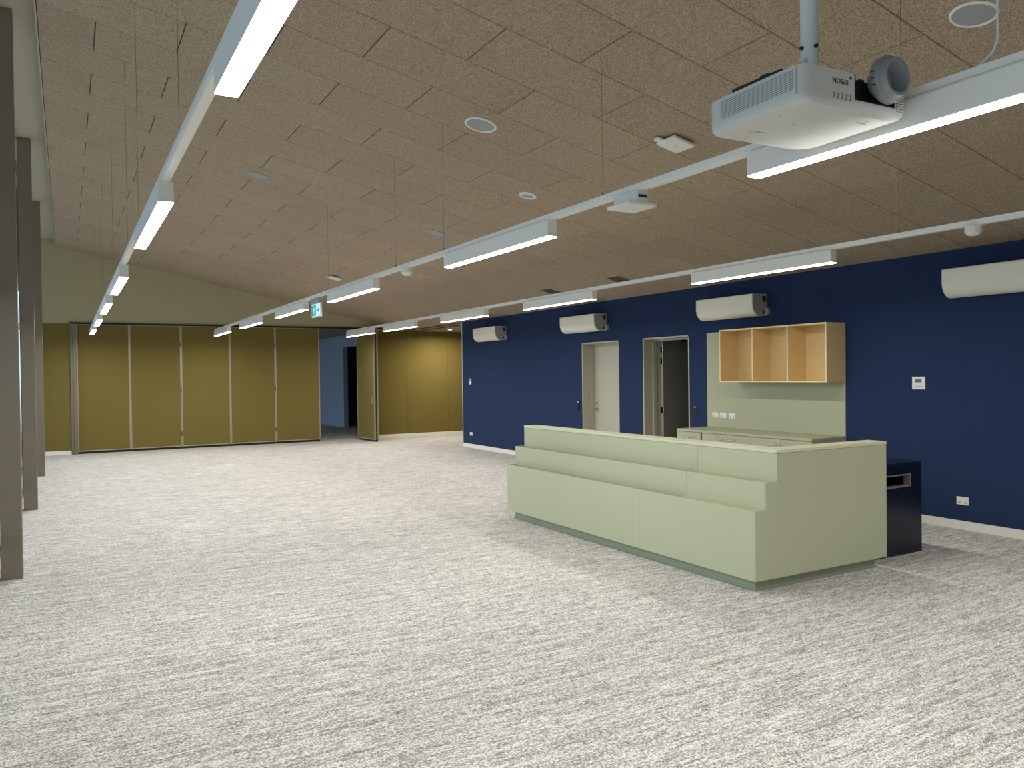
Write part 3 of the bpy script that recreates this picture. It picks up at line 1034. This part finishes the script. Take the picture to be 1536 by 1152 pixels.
for x, y, s, lb in ((4.43, 5.02, .115, 'flat white square access point under the ceiling panels beside the projector'), (4.49, 14.72, .11, 'flat white square access point under the ceiling near the partition')):
    t = on_ceiling('access_point', lb, 'access point', x, y)
    obj('mount', B(-.05, .05, -.05, .05, -.02, .0), 'dark_metal', t, local=True)
    obj('cover', B(-s, s, -s, s, -.048, -.018), 'white_plastic', t, local=True, bevel=.014)
    obj('port_box', B(-s - .05, -s + .01, s - .09, s - .03, -.035, -.015), 'white_plastic', t, local=True, bevel=.003)
    obj('status_light', lambda bm: tube(bm, (0, 0, -.048), (0, 0, -.0495), .008, n=12), 'ac_grey', t, local=True)
for x, y, lb in ((7.026, 11.04, 'dark slatted ceiling vent opposite the closed grey door'), (7.042, 9.22, 'dark slatted ceiling vent opposite the open doorway')):
    t = on_ceiling('ceiling_vent', lb, 'vent', x, y, 'ceiling vents')
    w, l = .175, .165

    def vf(bm):
        box(bm, -w, w, -l, -l + .02, -.008, 0); box(bm, -w, w, l - .02, l, -.008, 0)
        box(bm, -w, -w + .02, -l + .02, l - .02, -.008, 0); box(bm, w - .02, w, -l + .02, l - .02, -.008, 0)
    obj('frame', vf, 'ac_grey', t, local=True)
    obj('backing', B(-w + .02, w - .02, -l + .02, l - .02, -.002, -.0005), 'dark_gap', t, local=True)
    for k in range(9):
        xx = -w + .045 + k * .0325
        obj('slat', B(xx - .009, xx + .009, -l + .02, l - .02, -.007, -.003), 'vent_dark', t, local=True)

dl = thing('downlight', 'small round recessed downlight glowing warm in the lobby ceiling', 'downlight', (8.68, 18.57, 2.80))
obj('trim_ring', lambda bm: lathe(bm, [(.058, -.001), (.06, -.006), (.075, -.006), (.08, 0)], (8.68, 18.57, 2.80), (0, 0, 1), 32), 'white_plastic', dl, smooth=True)
obj('lamp', lambda bm: lathe(bm, [(0, -.004), (.05, -.004), (.058, -.001)], (8.68, 18.57, 2.80), (0, 0, 1), 32), 'downlight', dl, smooth=True)
la = bpy.data.lights.new('downlight_lamp', 'AREA')
la.shape = 'DISK'; la.size = .10; la.energy = 62; la.color = (1.0, .90, .74); la.spread = math.radians(168)
lo = bpy.data.objects.new('downlight_lamp', la)
COL.objects.link(lo); lo.parent = dl; lo.location = (0, 0, -.008)

# ================================================================== PROJECTOR
PX, PY, PZ = 2.327, 1.960, 2.590
PROT = math.radians(-2.0)
PW, PD, PH = .557, .505, .138
pj = thing('projector', 'white ceiling projector hung upside down with a large grey lens', 'projector', (PX, PY, PZ), rot=(0, 0, PROT))


def rrect(x0, x1, y0, y1, rs, n=6):
    """rounded rectangle, radii for (x0,y0),(x1,y0),(x1,y1),(x0,y1)"""
    out = []
    for (cx, cy, a0), r in zip(((x0, y0, math.pi), (x1, y0, 1.5 * math.pi), (x1, y1, 0), (x0, y1, .5 * math.pi)), rs):
        sx = 1 if cx == x0 else -1
        sy = 1 if cy == y0 else -1
        for k in range(n + 1):
            a = a0 + math.pi / 2 * k / n
            out.append((cx + sx * r + r * math.cos(a), cy + sy * r + r * math.sin(a)))
    return out


N0, N1, ND, NZ_ = .272, .500, .15, .040     # lens bay


def pbody(bm):
    # lower shell: rounded slab tapering at the visible underside
    rings = []
    for inset, z in ((.030, 0.0), (.010, .006), (.002, .018), (0, .034), (0, NZ_)):
        o = rrect(inset, PW - inset, inset, PD - inset, (.05, .016, .09, .045))
        rings.append([bm.verts.new((u, v, z)) for u, v in o])
    n = len(rings[0])
    for A, B2 in zip(rings, rings[1:]):
        for i in range(n):
            bm.faces.new((A[i], A[(i + 1) % n], B2[(i + 1) % n], B2[i]))
    bm.faces.new(rings[0][::-1]); bm.faces.new(rings[-1])


def pupper(bm):
    full = rrect(0, PW, 0, PD, (.05, .016, .09, .045))
    # insert the lens bay into the front edge between the first two corners
    k = 7
    pts = full[:k] + [(N0, 0), (N0, ND), (N1, ND), (N1, 0)] + full[k:]
    prism(bm, pts, 'Z', NZ_, PH)


obj('lower_shell', pbody, 'proj_white', pj, local=True, smooth=True)
up_ = obj('upper_shell', pupper, 'proj_white', pj, local=True, smooth=True)


def bay(bm):
    e = .0012
    box(bm, N0 + e, N0 + .006, -.0005, ND - e, NZ_ + e, PH - .001)
    box(bm, N1 - .006, N1 - e, -.0005, ND - e, NZ_ + e, PH - .001)
    box(bm, N0 + .006, N1 - .006, ND - .008, ND - e, NZ_ + e, PH - .001)
    box(bm, N0 + .006, N1 - .006, -.0005, ND - .008, NZ_ + e, NZ_ + .005)
    box(bm, N0 + .006, N1 - .006, .045, .06, NZ_ + .005, PH - .001)


obj('lens_bay', bay, 'black', pj, local=True)['label'] = 'black lens recess'
LX, LZ = .436, .134
ln = obj('lens', lambda bm: lathe(bm, [(.055, .03), (.060, .002), (.086, -.002), (.090, -.008), (.090, -.032), (.085, -.038), (.078, -.041), (.074, -.060), (.070, -.064), (.060, -.062), (.052, -.034), (.046, -.01)], (LX, 0, LZ), (0, 1, 0), 48), 'lens_grey', pj, local=True, smooth=True)
ln['label'] = 'large grey ribbed lens barrel'
obj('front_glass', lambda bm: lathe(bm, [(0, -.02), (.025, -.017), (.047, -.01), (.047, -.005)], (LX, 0, LZ), (0, 1, 0), 40), 'lens_inner', ln, local=True, smooth=True)
for q in range(3):
    a = math.radians(168 + q * 16)
    obj('rib', lambda bm: tube(bm, (LX + .0895 * math.cos(a), -.012, LZ + .0895 * math.sin(a)), (LX + .0895 * math.cos(a), -.028, LZ + .0895 * math.sin(a)), .0022, n=6), 'black', ln, local=True)
# side vent
obj('vent_backing', B(-.0008, .001, .045, .420, .052, .126), 'vent_dark', pj, local=True)
for k in range(10):
    z = .0555 + k * .0075
    obj('louvre', B(-.0035, .0, .045, .420, z - .0024, z + .0024), 'proj_white', pj, local=True)
obj('seam', B(-.0006, .001, .030, .0316, .03, PH - .004), 'proj_mark', pj, local=True)
# front vent at the far side of the lens
obj('vent_backing', B(N1 + .008, PW - .008, -.0008, .001, .030, .122), 'vent_dark', pj, local=True)
for k in range(9):
    z = .034 + k * .0105
    obj('louvre', B(N1 + .008, PW - .008, -.004, 0, z - .0034, z + .0034), 'proj_white', pj, local=True)
# slits low on the front
for k in range(5):
    x = .155 + k * .022
    obj('vent_slit', lambda bm: prism(bm, [(x, .030), (x + .003, .030), (x + .009, .043), (x + .006, .054), (x + .003, .054), (x + .006, .043)], 'Y', -.0012, .002), 'vent_dark', pj, local=True)
obj('remote_sensor', B(.246, .256, -.001, .001, .112, .124), 'black', pj, local=True)
tri = obj('lens_marker', lambda bm: prism(bm, [(N0 + .070, NZ_ + .020), (N0 + .082, NZ_ + .020), (N0 + .076, NZ_ + .010)], 'Y', .0432, .0448), 'white_plastic', pj, local=True)
for (x, y, w, d_) in ((.10, .35, .07, .008), (.10, .37, .03, .004), (.40, .09, .05, .010), (.42, .065, .014, .006)):
    obj('printed_mark', B(x, x + w, y, y + d_, -.0006, .001), 'proj_mark', pj, local=True)
for (x, y) in ((.055, .16), (.19, .22)):
    obj('screw_hole', lambda bm: tube(bm, (x, y, -.0008), (x, y, .002), .004, n=10), 'black', pj, local=True)
# brand lettering, upside down like the projector
cu = bpy.data.curves.new('brand_lettering', 'FONT')
cu.body = 'EPSON'
cu.size = .027
cu.extrude = .0006
cu.align_x = 'CENTER'; cu.align_y = 'CENTER'
cu.space_character = 1.05
tmp = bpy.data.objects.new('tmp_text', cu)
COL.objects.link(tmp)
bpy.context.view_layer.update()
me = bpy.data.meshes.new_from_object(tmp.evaluated_get(bpy.context.evaluated_depsgraph_get()))
bpy.data.objects.remove(tmp)
me.transform(Matrix.Rotation(math.radians(90), 4, 'X'))
me.transform(Matrix.Rotation(math.radians(180), 4, 'Y'))
me.materials.clear(); me.materials.append(MATS['black'])
o = bpy.data.objects.new('brand_lettering', me)
COL.objects.link(o); o.parent = pj; o.location = (.195, -.0008, .098)
o['label'] = 'black EPSON lettering'
# foot on the corner
obj('foot', lambda bm: lathe(bm, [(.0, .0), (.011, .0), (.011, .022), (.015, .024), (.015, .032), (0, .032)], (.055, .045, PH), (0, 0, 1), 16), 'proj_white', pj, local=True, smooth=True)
obj('foot', lambda bm: lathe(bm, [(.0, .0), (.011, .0), (.011, .022), (.015, .024), (.015, .032), (0, .032)], (PW - .055, .045, PH), (0, 0, 1), 16), 'proj_white', pj, local=True, smooth=True)

# mount: black bracket on the projector, white pole to the ceiling
MX, MY = PX + .249 * math.cos(PROT) - .19 * math.sin(PROT), PY + .19 * math.cos(PROT) + .249 * math.sin(PROT)
mt = thing('projector_mount', 'white ceiling pole and black bracket holding the projector', 'mount', (MX, MY, PZ + PH))
obj('pole', lambda bm: tube(bm, (MX, MY, 2.76), (MX, MY, zc(MX) - .01), .034, n=28), 'pole_white', mt, smooth=True)
obj('collar', lambda bm: tube(bm, (MX, MY, 2.752), (MX, MY, 2.80), .040, n=28), 'pole_white', mt, smooth=True)
for a in (-100, -10, 170, 80):
    ca, sa = math.cos(math.radians(a)), math.sin(math.radians(a))
    obj('screw', lambda bm: tube(bm, (MX + .030 * ca, MY + .030 * sa, 2.885), (MX + .043 * ca, MY + .043 * sa, 2.885), .008, n=10), 'dark_metal', mt)
obj('bracket_plate', B(MX - .13, MX + .11, MY - .09, MY + .16, PZ + PH + .016, PZ + PH + .036), 'black', mt, bevel=.004)
obj('bracket_arm', B(MX - .22, MX - .19, MY - .05, MY + .20, PZ + PH + .001, PZ + PH + .026), 'black', mt, bevel=.003)
obj('bracket_arm', B(MX + .14, MX + .17, MY - .12, MY + .18, PZ + PH + .001, PZ + PH + .026), 'black', mt, bevel=.003)
obj('cross_bar', B(MX - .20, MX + .16, MY + .03, MY + .07, PZ + PH + .026, PZ + PH + .040), 'black', mt)
obj('ceiling_plate', lambda bm: tube(bm, (MX, MY, zc(MX) - .03), (MX, MY, zc(MX) + .02), .09, n=28), 'pole_white', mt)
